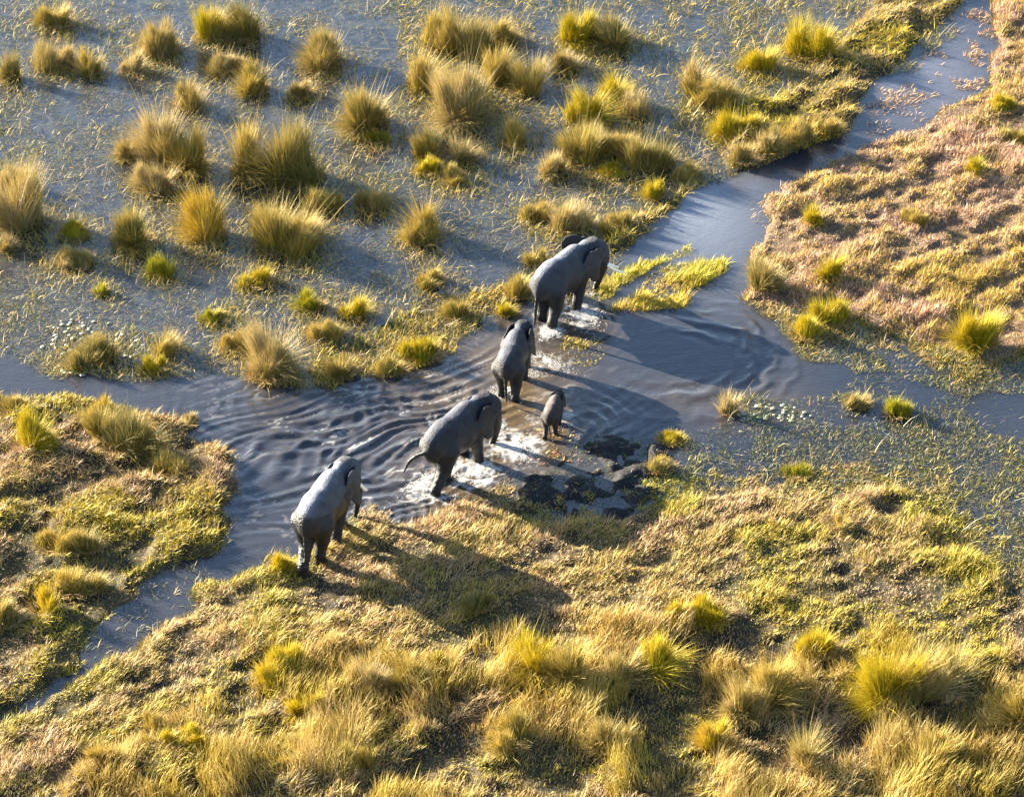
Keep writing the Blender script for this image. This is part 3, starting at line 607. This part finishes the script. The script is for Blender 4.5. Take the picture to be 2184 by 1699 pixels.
# ------------------------------------------------------------------ tussocks: every clump is a thing
MIX = dict(
 green=(dict(green=4, olive=3, gold=.8), dict(olive=2, gold=1.5, green=1, straw=1)),
 gold=(dict(gold=3, olive=3, yellow=1.5, green=1.5), dict(gold=2, straw=1.5, yellow=1.5, olive=1)),
 yellow=(dict(yellow=3, gold=2, lime=1), dict(yellow=3, gold=2)),
 straw=(dict(straw=3, gold=1.5, olive=3, green=1.5), dict(straw=3, pale=1.5, yellow=.8)),
 mixed=(dict(olive=2.5, gold=3, green=1.5), dict(gold=2.5, straw=1.5, yellow=1)),
 lime=(dict(lime=3, green=2, olive=1), dict(lime=3, yellow=1)),
 orange=(dict(gold=3, tan=2, rust=.5), dict(gold=3, yellow=1)))
def tussock(px, py, wpx, hpx, kind, label, stems=0):
    r = np.random.default_rng(int(px * 7 + py * 13))
    c = G(px, py); s = 67.9 * (849.5 * 0 + 1) * (DIST / math.hypot(c[1] - CAM[1], CAM[2]))
    rx = wpx / 2 / s; H = hpx / s / 0.86; ry = rx * r.uniform(.65, 1.0)
    big = .84 if py > 1100 else .86; rx *= 0.68 * big; ry *= 0.74 * big; H *= .93 * big
    n = int(np.clip(17000 * rx * ry + 380, 420, 7500))
    # uneven crown: sub-clumps of very different height, strung along a random axis
    ns = max(3, int(3 + rx * 6)); ax_ = r.uniform(-.5, .9); q1 = r.uniform(-.95, .95, ns); q2 = r.uniform(-.6, .6, ns)
    sx = (q1 * math.cos(ax_) - q2 * math.sin(ax_)) * rx; sy = (q1 * math.sin(ax_) + q2 * math.cos(ax_)) * ry * 1.25; sh = r.uniform(.38, 1.1, ns); sh[0] = 1.12; sh[1] = .95
    sw = r.uniform(.5, 1.5, ns); sw /= sw.sum(); lean = r.uniform(0, 6.3, ns); la = r.uniform(0, .42, ns)
    k = r.choice(ns, n, p=sw); sp_ = np.where(r.random(n) < .18, .42, .18); x = sx[k] + r.normal(0, 1, n) * sp_ * rx; y = sy[k] + r.normal(0, 1, n) * sp_ * ry
    rad = np.sqrt((x / rx) ** 2 + (y / ry) ** 2); lr = np.sqrt(((x - sx[k]) / rx) ** 2 + ((y - sy[k]) / ry) ** 2)
    L = H * sh[k] * r.uniform(.5, 1.1, n) * np.clip(1.15 - .7 * lr, .35, 1.1)
    fall = r.uniform(0, 6.3); u_ = r.random(n)
    az = np.where(u_ < .62, lean[k] + r.normal(0, .45, n), np.where(u_ < .86, fall + r.normal(0, .5, n), np.arctan2(y - sy[k], x - sx[k]) + r.normal(0, .8, n)))
    t0 = np.clip(.02 + la[k] + .12 * lr + r.normal(0, .09, n), 0, 1.1); t1 = t0 + r.uniform(.05, .5, n)
    col_ = (u_ >= .62) & (u_ < .86); t0 = np.where(col_, r.uniform(.5, 1.2, n), t0); t1 = np.where(col_, t0 + .4, t1)
    tall_ = r.random(n) < .012; L = np.where(tall_, H * r.uniform(1.0, 1.7, n), L); wide = np.where(tall_, .6, 1.0)
    a, b = MIX[kind]; side = fbm(x + px, y + py, .5, 2, 3)
    col = np.where((side > .5)[:, None], pick(n, a, r), pick(n, b, r)) * (.95 if py > 1100 else .82)
    tipm = np.array(PAL['straw' if kind in ('straw', 'mixed', 'gold', 'green') else 'yellow'])
    o = blade_mesh('grass_tussock', x, y, np.full(n, -.08), L + .06, r.uniform(.011, .023, n) * wide, az, t0, t1, col, r, tip=col * .6 + tipm * .5)
    o.location = (c[0], c[1], max(0.0, float(hz(np.array([c[0]]), np.array([c[1]]))[0])))
    tag(o, label, 'grass tussock', 'grass tussocks of the flooded marsh')
    # skirt of collapsed leaves round the foot
    m = int(n * .16); a2 = r.uniform(0, 6.3, m); q = r.uniform(.6, 1.15, m)
    blade_mesh('fallen_leaves', np.cos(a2) * q * rx, np.sin(a2) * q * ry, np.full(m, .02), r.uniform(.15, .45, m) * min(1.2, H + .3), r.uniform(.014, .028, m), a2 + r.normal(0, .9, m), r.uniform(.6, 1.2, m), r.uniform(1.3, 1.6, m), pick(m, dict(straw=3, tan=2, brown=1.5, olive=1), r), r, o, seg=2)
for t in T: tussock(*t)

n = 900; c = G(1168, 948); x = c[0] + rng.normal(0, .55, n); y = c[1] + rng.normal(0, .8, n); k = fbm(x, y, .35, 2, 1) > .46; x, y = x[k], y[k]; n = len(x)
tag(blade_mesh('trampled_weed', x, y, np.maximum(hz(x, y), 0) + .0, rng.uniform(.06, .2, n), rng.uniform(.018, .035, n), rng.uniform(0, 6.3, n), rng.uniform(.5, 1.4, n), rng.uniform(1.2, 1.6, n),
    pick(n, dict(rust=3, gold=2, brown=2, tan=1)), seg=2), 'rust and gold torn leaves floating round the calf hind feet', 'water plants', kind='stuff')
# ------------------------------------------------------------------ lily pads
M_PAD = mat_plain('lily_pad_leaf', (0.17, 0.21, 0.12), 0.4, 0.1, 6, .25); M_PAD2 = mat_plain('lily_pad_pale', (0.21, 0.22, 0.19), 0.35, 0.1, 6, .2)
def pad_mesh(mat, notch):
    n = 20; a = np.linspace(notch, 2 * math.pi - notch, n); rr = 1 + .04 * np.sin(a * 5)
    top = np.stack([np.cos(a) * rr, np.sin(a) * rr, np.full(n, .05) + .03 * np.sin(a * 3)], -1); bot = top.copy(); bot[:, 2] -= .05
    V = np.concatenate([[[.12, 0, .03]], top, bot]); Tt = [(0, i, i + 1) for i in range(1, n)]; Q = [(i, i + n, i + n + 1, i + 1) for i in range(1, n)]
    o = mesh_np('lily_pad', V, Q, Tt, mat); COL.objects.unlink(o); return o.data
PADS = [pad_mesh(M_PAD, .25), pad_mesh(M_PAD2, .15), pad_mesh(M_PAD, .4)]
def pads(n, ell, label, group, excl=None):
    r = np.random.default_rng(n); done = []; tries = 0
    while len(done) < n and tries < 6000:
        tries += 1; e = ell[r.integers(len(ell))]; a = r.uniform(0, 6.3); q = math.sqrt(r.random())
        px = e[0] + e[2] * q * math.cos(a); py = e[1] + e[3] * q * math.sin(a); c = G(px, py); s = r.uniform(.045, .10)
        if any((c[0] - d[0]) ** 2 + (c[1] - d[1]) ** 2 < (s + d[2]) ** 2 * .85 for d in done): continue
        done.append((c[0], c[1], s)); o = bpy.data.objects.new('lily_pad', PADS[r.integers(3)]); COL.objects.link(o)
        o.location = (c[0], c[1], .028); o.scale = (s, s, s); o.rotation_euler = (r.uniform(-.05, .05), r.uniform(-.05, .05), r.uniform(0, 6.3)); tag(o, label, 'lily pad', group)
pads(34, [(150, 708, 55, 20), (125, 745, 34, 30), (175, 690, 60, 10)], 'small pale lily pad floating left of the dark spreading tussock', 'lily pads left of the spreading tussock')
pads(40, [(285, 740, 50, 34), (255, 780, 55, 14), (140, 787, 22, 10), (175, 794, 40, 8)], 'small pale lily pad floating right of and below the dark spreading tussock', 'lily pads right of the spreading tussock')
pads(44, [(1640, 880, 72, 18), (1600, 892, 38, 13), (1690, 888, 44, 16)], 'round green lily pad in the dense raft beside the broken straw reeds', 'lily pads of the right hand raft')

# ------------------------------------------------------------------ elephants
def rotm(yaw, pitch):
    cy, sy = math.cos(yaw), math.sin(yaw); cp, sp = math.cos(pitch), math.sin(pitch)
    return np.array([[cy, -sy, 0], [sy, cy, 0], [0, 0, 1]]) @ np.array([[cp, 0, sp], [0, 1, 0], [-sp, 0, cp]])
VX = 0.032
class Field:
    def __init__(s, lo, hi):
        s.lo = np.array(lo); s.n = np.ceil((np.array(hi) - s.lo) / VX).astype(int) + 1
        s.F = np.full(s.n, 1.0, np.float32)
        s.ax = [s.lo[i] + VX * np.arange(s.n[i]) for i in range(3)]
    def add(s, lo, hi, fn, k):
        sl = []
        for i in range(3):
            a = int(np.clip(math.floor((lo[i] - .25 - s.lo[i]) / VX), 0, s.n[i] - 1)); b = int(np.clip(math.ceil((hi[i] + .25 - s.lo[i]) / VX) + 1, 1, s.n[i])); sl.append(slice(a, b))
        x = s.ax[0][sl[0]][:, None, None]; y = s.ax[1][sl[1]][None, :, None]; z = s.ax[2][sl[2]][None, None, :]
        d = fn(x, y, z); c = s.F[tuple(sl)]; h = np.clip(.5 + .5 * (c - d) / k, 0, 1)
        s.F[tuple(sl)] = c * (1 - h) + d * h - k * h * (1 - h)
    def cone(s, a, b, ra, rb, k=.12, sy=1.0):
        a = np.array(a, float); b = np.array(b, float); ba = b - a; L = float(ba @ np.array([1, 1 / sy ** 2, 1]) * 0 + (ba[0] ** 2 + (ba[1] / sy) ** 2 + ba[2] ** 2)) + 1e-9
        def fn(x, y, z):
            X, Y, Z = x - a[0], (y - a[1]) / sy, z - a[2]; t = np.clip((X * ba[0] + Y * ba[1] / sy + Z * ba[2]) / L, 0, 1)
            return np.sqrt((X - t * ba[0]) ** 2 + (Y - t * ba[1] / sy) ** 2 + (Z - t * ba[2]) ** 2) - (ra + (rb - ra) * t)
        m = max(ra, rb); s.add(np.minimum(a, b) - m, np.maximum(a, b) + m, fn, k)
    def ear(s, O, U, V, size, curl, k=.04, th=.030):
        O = np.array(O); U = np.array(U) / np.linalg.norm(U); V = np.array(V) - U * (np.array(V) @ U); V /= np.linalg.norm(V); W = np.cross(U, V)
        def fn(x, y, z):
            X, Y, Z = x - O[0], y - O[1], z - O[2]
            u = (X * U[0] + Y * U[1] + Z * U[2]) / size; v = (X * V[0] + Y * V[1] + Z * V[2]) / size; w_ = (X * W[0] + Y * W[1] + Z * W[2]) / size
            w_ = w_ - curl * u * u + .05 * np.sin(v * 6) * u
            def c2(a, b, ra, rb):
                bx, by = b[0] - a[0], b[1] - a[1]; t = np.clip(((u - a[0]) * bx + (v - a[1]) * by) / (bx * bx + by * by), 0, 1)
                return np.sqrt((u - a[0] - t * bx) ** 2 + (v - a[1] - t * by) ** 2) - (ra + (rb - ra) * t)
            d2 = np.minimum(c2((.38, .02), (.30, -.42), .40, .25), c2((.05, .05), (.30, -.55), .30, .12))
            e = np.abs(w_) - th / size; h = np.clip(.5 + .5 * (d2 - e) / .05, 0, 1)
            return (e * (1 - h) + d2 * h + .05 * h * (1 - h)) * size
        m = 1.05 * size; s.add(O - m, O + m, fn, k)
    def mesh(s):
        F = s.F; n = F.shape; ins = F < 0
        cn = tuple(k - 1 for k in n); acc = np.zeros(cn + (3,), np.float32); cnt = np.zeros(cn, np.float32)
        def sub(A, o): return A[o[0]:o[0] + cn[0], o[1]:o[1] + cn[1], o[2]:o[2] + cn[2]]
        for ax in range(3):
            for p in (0, 1):
                for q in (0, 1):
                    o = [0, 0, 0]; oth = [i for i in range(3) if i != ax]; o[oth[0]] = p; o[oth[1]] = q; o2 = list(o); o2[ax] = 1
                    fa = sub(F, o); fb = sub(F, o2); m = (fa < 0) != (fb < 0); t = np.where(m, fa / np.where(m, fa - fb, 1), 0)
                    cnt += m
                    for i in range(3): acc[..., i] += m * (t if i == ax else o[i])
        use = cnt > 0; ids = np.full(cn, -1, np.int64); ids[use] = np.arange(use.sum())
        ii = np.argwhere(use); V = s.lo + VX * (ii + acc[use] / cnt[use][:, None]); Q = []
        for ax in range(3):
            b, c = [(1, 2), (2, 0), (0, 1)][ax]
            sl = [slice(1, n[i] - 1) for i in range(3)]; sl[ax] = slice(0, n[ax] - 1); sl2 = list(sl); sl2[ax] = slice(1, n[ax])
            A = ins[tuple(sl)]; B = ins[tuple(sl2)]; w_ = np.argwhere(A != B)
            if len(w_) == 0: continue
            base = w_ + np.array([1 if i != ax else 0 for i in range(3)]); eb = np.zeros(3, int); eb[b] = 1; ec = np.zeros(3, int); ec[c] = 1
            g = lambda p: ids[p[:, 0], p[:, 1], p[:, 2]]
            q = np.stack([g(base - eb - ec), g(base - ec), g(base), g(base - eb)], -1)
            fl = ~A[tuple(w_.T)]; q[fl] = q[fl][:, ::-1]; Q.append(q)
        return V, np.concatenate(Q)
def tube(name, pts, rads, mat, parent, n=10, col=None):
    pts = np.array(pts, float); V = []
    for i, p in enumerate(pts):
        d = pts[min(i + 1, len(pts) - 1)] - pts[max(i - 1, 0)]; d /= np.linalg.norm(d)
        a = np.cross(d, [0, 1, .1]); a /= np.linalg.norm(a); b = np.cross(d, a)
        for k in range(n): V.append(p + rads[i] * (a * math.cos(6.2832 * k / n) + b * math.sin(6.2832 * k / n)))
    Q = [(i * n + k, i * n + (k + 1) % n, (i + 1) * n + (k + 1) % n, (i + 1) * n + k) for i in range(len(pts) - 1) for k in range(n)]
    m = len(V); V += [pts[0], pts[-1]]; Tt = [(m, (k + 1) % n, k) for k in range(n)] + [(m + 1, (len(pts) - 1) * n + k, (len(pts) - 1) * n + (k + 1) % n) for k in range(n)]
    return mesh_np(name, np.array(V), Q, Tt, mat, None, True, parent)
def bez(P, n=14):
    P = np.array(P, float); ts = np.linspace(0, 1, n); out = []
    for t in ts:
        Q = P.copy()
        while len(Q) > 1: Q = Q[:-1] * (1 - t) + Q[1:] * t
        out.append(Q[0])
    return np.array(out)
def elephant(label, foot_px, heading, scale, sink, feet, yaw, pitch, earR, earL, trunk, tail, tusk, dry, calf=False, footref='HR', girth=1.0, narrow=1.0, earS=1.15):
    F = Field((-2.4, -1.5, -.1), (3.3, 1.5, 3.1)); g = girth
    ft = [p if isinstance(p, tuple) else (p, q * (.33 if i < 2 else .30) * narrow) for i, (p, q) in enumerate(zip(feet, (-1, 1, -1, 1)))]
    (FR, yFR), (FL, yFL), (HR, yHR), (HL, yHL) = ft
    # trunk of the body: rump, sway back, belly, shoulders
    F.cone((-1.05, 0, 1.90), (-.55, 0, 1.90), .60 * g, .70 * g, .2, .76)
    F.cone((-.55, 0, 1.88), (.30, 0, 1.70), .69 * g, .75 * g, .2, .82)
    F.cone((.30, 0, 1.70), (.85, 0, 1.84), .73 * g, .64 * g, .22, .78)
    F.cone((-.6, 0, 2.18), (-1.05, 0, 2.16), .36, .32, .2)
    F.cone((.8, 0, 2.22), (.2, 0, 2.12), .34, .32, .2)
    F.cone((.80, 0, 1.98), (1.45, 0, 2.12), .46, .30, .14, .72)
    F.cone((-1.0, 0, 2.06), (.55, 0, 1.98), .42, .42, .25)
    F.cone((-1.28, 0, 2.0), (-1.36, 0, 1.75), .30, .26, .2)
    for sx, dx, X, yf in ((-1, FR, .78, yFR), (1, FL, .78, yFL)):
        y = sx * .33; ym = (y + yf) / 2; F.cone((X - .02, y, 1.75), (X + dx * .45, ym, .95), .35, .205, .14)
        F.cone((X + dx * .45, ym, .95), (X + dx, yf, .10), .195, .175, .08); F.cone((X + dx, yf, .10), (X + dx + .05, yf, .08), .205, .195, .05)
    for sx, dx, X, yf in ((-1, HR, -.92, yHR), (1, HL, -.92, yHL)):
        y = sx * .30; ym = (y + yf) / 2; kx = X + dx * .45 + .14; F.cone((X, y, 1.72), (kx, ym, .98), .42, .235, .15)
        F.cone((kx, ym, .98), (X + dx - .05, yf, .45), .225, .17, .08); F.cone((X + dx - .05, yf, .45), (X + dx, yf, .10), .17, .18, .08)
        F.cone((X + dx, yf, .10), (X + dx + .06, yf, .08), .20, .19, .05)
    M = rotm(yaw, pitch); piv = np.array([1.25, 0, 2.10])
    def h(p): return piv + M @ (np.array(p, float) + np.array([.10, 0, -.10]) - piv)
    F.cone(h((1.45, 0, 2.25)), h((1.80, 0, 2.22)), .42, .38, .14, .88)
    F.cone(h((1.62, .10, 2.50)), h((1.85, .08, 2.42)), .24, .22, .12); F.cone(h((1.62, -.10, 2.50)), h((1.85, -.08, 2.42)), .24, .22, .12)
    F.cone(h((1.95, 0, 2.25)), h((2.10, 0, 1.95)), .30, .25, .12)
    F.cone(h((1.65, 0, 1.95)), h((1.98, 0, 1.72)), .26, .13, .1)      # jaw
    for q in (-1, 1):
        F.cone(h((1.95, q * .17, 2.02)), h((2.16, q * .19, 1.80)), .12, .10, .06)    # tusk sockets
        F.cone(h((1.55, q * .30, 2.05)), h((1.75, q * .28, 2.2)), .20, .18, .08)     # cheek
    tp = [h((2.10, 0, 1.98))] + [h(p) for p in trunk[:-1]] + [np.array(trunk[-1], float) if False else h(trunk[-1])]
    tb = bez(tp, 12)
    for i in range(11):
        r0 = .225 - .0145 * i; F.cone(tb[i], tb[i + 1], max(r0, .07), max(r0 - .0145, .065), .04)
    sc = earS
    for q, ang in ((-1, earR), (1, earL)):
        O = h((1.62, q * .47, 2.20)); U = M @ np.array([-math.cos(ang), q * math.sin(ang), -.28]); V = M @ np.array([.06, q * -.34, 1.0])
        F.ear(O, U, V, sc * (.8 if calf else 1.0), q * -.22 * (1 if ang < R(55) else -.3), .018, .030)
    tl = bez([(-1.52, 0, 1.95)] + tail, 9)
    for i in range(8): F.cone(tl[i], tl[i + 1], .066 - .002 * i, .064 - .002 * i, .05 if i else .12)
    V, Q = F.mesh()
    root = bpy.data.objects.new('elephant', None); COL.objects.link(root); tag(root, label, 'elephant', 'elephants of the herd')
    # wet lower hide, dry upper hide, sunlit upper left of the back painted lighter
    lim, soft, cd, cw = dry
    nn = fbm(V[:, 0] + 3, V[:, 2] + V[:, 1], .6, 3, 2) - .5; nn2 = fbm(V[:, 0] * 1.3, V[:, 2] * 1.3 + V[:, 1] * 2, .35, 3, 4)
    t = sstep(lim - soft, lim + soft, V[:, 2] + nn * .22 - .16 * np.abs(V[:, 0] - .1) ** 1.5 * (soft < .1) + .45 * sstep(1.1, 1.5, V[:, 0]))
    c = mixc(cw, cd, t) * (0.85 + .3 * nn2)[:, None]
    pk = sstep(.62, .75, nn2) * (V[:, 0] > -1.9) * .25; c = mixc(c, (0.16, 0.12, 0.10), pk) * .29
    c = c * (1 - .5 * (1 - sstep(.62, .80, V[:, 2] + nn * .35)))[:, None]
    sun_rim = sstep(2.15, 2.5, V[:, 2]) * sstep(-.1, .35, V[:, 1] + .25 + .3 * nn) * (V[:, 0] < 1.5); c = c * (1 + 3.2 * sun_rim)[:, None]  # bright sunlit rim on the back's upper left, put into the hide colour
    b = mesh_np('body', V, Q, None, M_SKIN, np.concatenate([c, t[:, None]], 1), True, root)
    sm = b.modifiers.new('smooth', 'SMOOTH'); sm.iterations = 3; sm.factor = .5
    if tusk:
        for q in (-1, 1):
            if q == 1 and tusk < 0.3: pass
            a0 = h((2.14, q * .20, 1.84)); pts = bez([a0, h((2.30 + tusk * .25, q * .24, 1.62)), h((2.25 + tusk * .75, q * .27, 1.50)), h((2.2 + tusk * 1.10, q * .22, 1.48))], 9)
            tube('tusk', pts, np.linspace(.072, .028, 9), M_IVORY, root)
    for q in (-1, 1):
        p = h((1.92, q * .315, 2.24)); tube('eye', [p, p + M @ np.array([0, q * .035, 0])], [.045, .02], M_EYE, root, 8)
    d = tl[-1] - tl[-2]; d /= np.linalg.norm(d); tube('tail_tuft', [tl[-2], tl[-1], tl[-1] + d * .12, tl[-1] + d * .26], [.045, .05, .04, .01], M_HAIR, root, 7)
    # set down with the named foot on its footprint
    f = np.array([math.cos(heading), math.sin(heading)]); l = np.array([-f[1], f[0]])
    fx, fy = dict(HR=(-.92 + HR, yHR), FR=(.78 + FR, yFR))[footref]
    c = G(*foot_px) - scale * (f * fx + l * fy)
    root.location = (c[0], c[1], -sink); root.rotation_euler = (0, 0, heading); root.scale = (scale,) * 3
    return root
GREY = (0.105, 0.118, 0.150); WET = (0.026, 0.030, 0.042); MID = (0.050, 0.057, 0.076)
elephant('leading elephant with long pale tusks and its left ear flared out, farthest up the trail', (1179, 697), R(57), .93, .26, (-.40, .45, -.15, .12), R(-30), R(14), R(34), R(46),
   [(2.38, .1, 1.55), (2.30, .25, 1.0), (2.30, .30, .30)], [(-1.66, .02, 1.6), (-1.62, .05, 1.1), (-1.70, .05, .72)], .75, (1.75, .35, GREY, WET), girth=.93, earS=1.15)
elephant('smaller elephant seen from behind, between the leader and the calf, no tusks showing', (1099, 852), R(79), .77, .26, (-.15, .2, -.1, .15), R(-12), R(24), R(20), R(12),
   [(2.30, -.05, 1.5), (2.25, -.2, 1.0), (2.2, -.35, .5)], [(-1.62, .02, 1.6), (-1.56, -.02, 1.1), (-1.50, -.02, .7)], 0, (2.1, .35, MID, (0.055, 0.052, 0.055)), girth=.86)
elephant('elephant striding through churned water with its tail swung out to the left', (930, 1054), R(60), .92, .24, (.25, .42, (-.50, -.14), (.42, .02)), R(-24), R(20), R(29), R(-3),
   [(2.50, .1, 1.7), (2.72, .22, 1.1), (2.60, .25, .30)], [(-1.72, .35, 1.82), (-1.80, .62, 1.62), (-1.85, .72, 1.28)], 0, (2.05, .40, MID, WET), girth=.92, earS=1.14)
elephant('last elephant with a pale dry back and dark wet belly, standing on the near bank', (685, 1206), R(72), .92, -.04, ((-.45, -.22), (.60, -.06), (.20, -.14), (-.66, .10)), R(-16), R(18), R(23), R(2),
   [(2.46, -.05, 1.6), (2.60, -.05, 1.15), (2.62, 0, .55)], [(-1.62, .02, 1.55), (-1.60, 0, 1.1), (-1.62, .0, .55)], .45, (1.95, .06, (0.170, 0.183, 0.220), (0.034, 0.039, 0.052)), girth=.92, narrow=.72)
elephant('small brown calf wading beside the adults with its trunk out of sight', (1184, 925), R(78), .43, .10, (-.25, .35, .30, -.45), R(-8), R(20), R(16), R(10),
   [(2.30, 0, 1.5), (2.25, 0, 1.1), (2.2, 0, .6)], [(-1.60, .02, 1.6), (-1.56, -.08, 1.2), (-1.6, -.12, .8)], 0, (1.9, .5, (0.085, 0.068, 0.066), (0.06, 0.046, 0.044)), True, girth=1.0)

# ------------------------------------------------------------------ foam and splashes round the legs
def foam(name, label, patches, seed):
    r = np.random.default_rng(seed); P = []; S = []
    for (px, py, rx, ry, ang, n, s0, s1, hh) in patches:
        n = int(n * 4.2); hh *= .6; rx *= 1.15; ry *= 1.2
        a = R(ang); q = np.clip(r.normal(0, .5, (n, 2)), -1.4, 1.4); ux = q[:, 0] * rx; uy = q[:, 1] * ry
        X = px + ux * math.cos(a) + uy * math.sin(a); Y = py - ux * math.sin(a) + uy * math.cos(a)
        g = G(X, Y); keep = fbm(g[:, 0], g[:, 1], .3, 2, 1) > .46
        z = np.abs(r.normal(0, 1, n)) * hh; sz = (s0 + (s1 - s0) * r.random(n) ** 3) * .42
        p = np.concatenate([g, z[:, None]], 1)[keep]; P.append(p); S.append(sz[keep])
    P = np.concatenate(P); S = np.concatenate(S); n = len(P)
    O = np.array([(1, 0, 0), (-1, 0, 0), (0, 1, 0), (0, -1, 0), (0, 0, 1), (0, 0, -1)], float); Fc = np.array([(0, 2, 4), (2, 1, 4), (1, 3, 4), (3, 0, 4), (2, 0, 5), (1, 2, 5), (3, 1, 5), (0, 3, 5)])
    a = r.uniform(0, 6.3, n); sx = r.uniform(.8, 1.8, n)
    B = O[None] * np.stack([sx, np.ones(n), r.uniform(.4, .9, n)], -1)[:, None, :] * S[:, None, None] * r.uniform(.8, 1.2, (n, 6, 1))
    x = B[..., 0] * np.cos(a)[:, None] - B[..., 1] * np.sin(a)[:, None]; y = B[..., 0] * np.sin(a)[:, None] + B[..., 1] * np.cos(a)[:, None]
    V = (np.stack([x, y, B[..., 2]], -1) + P[:, None]).reshape(-1, 3); T_ = (np.arange(n)[:, None, None] * 6 + Fc[None]).reshape(-1, 3)
    return tag(mesh_np(name, V, None, T_, M_FOAM, None, True), label, 'foam', kind='stuff')
foam('foam', 'white foam churned up round the legs of the leading elephant', [(1240, 668, 38, 22, -25, 900, .012, .05, .04), (1172, 708, 28, 12, 10, 420, .012, .05, .06), (1262, 632, 20, 14, 0, 250, .01, .04, .03), (1150, 672, 30, 10, 10, 200, .01, .03, .02), (1285, 605, 16, 14, 0, 160, .01, .03, .03)], 1)
foam('foam', 'white foam trailing from the hind legs of the smaller elephant', [(1078, 832, 26, 12, 0, 420, .01, .045, .03), (1165, 770, 60, 14, -22, 520, .01, .035, .02), (1135, 800, 28, 16, 0, 220, .01, .03, .02), (1068, 848, 30, 7, 0, 150, .01, .03, .02)], 2)
foam('foam', 'thick white foam streaming behind the striding elephant', [(1100, 950, 42, 15, -35, 1000, .012, .045, .03), (1062, 915, 22, 14, -20, 380, .012, .045, .04), (1015, 1010, 46, 18, -10, 800, .012, .05, .04), (900, 1035, 36, 18, 35, 650, .012, .045, .04), (935, 1062, 36, 8, 0, 300, .01, .04, .02), (985, 1000, 18, 22, 40, 300, .01, .045, .04)], 3)
foam('foam', 'small curls of foam on either side of the calf', [(1212, 884, 20, 7, -20, 260, .01, .03, .02), (1205, 905, 12, 6, 0, 120, .01, .03, .02), (1142, 900, 14, 12, 40, 140, .008, .025, .02)], 4)
foam('foam', 'fine foam flecks, also standing in for ripple glints, along the wake behind the herd', [(905, 840, 80, 6, 24, 260, .006, .02, .006), (850, 930, 90, 6, 20, 260, .006, .02, .006), (930, 905, 60, 6, 28, 200, .006, .02, .006), (700, 880, 60, 5, 12, 100, .006, .02, .006), (880, 800, 90, 18, 22, 300, .006, .018, .006), (830, 880, 110, 40, 20, 450, .006, .018, .006), (960, 760, 60, 12, 25, 260, .006, .02, .006), (850, 1060, 80, 16, 15, 260, .006, .018, .006), (1500, 450, 80, 60, 30, 260, .005, .016, .004), (1490, 830, 60, 14, 0, 160, .006, .018, .004), (1900, 130, 60, 20, 30, 200, .006, .018, .005)], 5)  # white flecks model foam and the glint of ripple crests
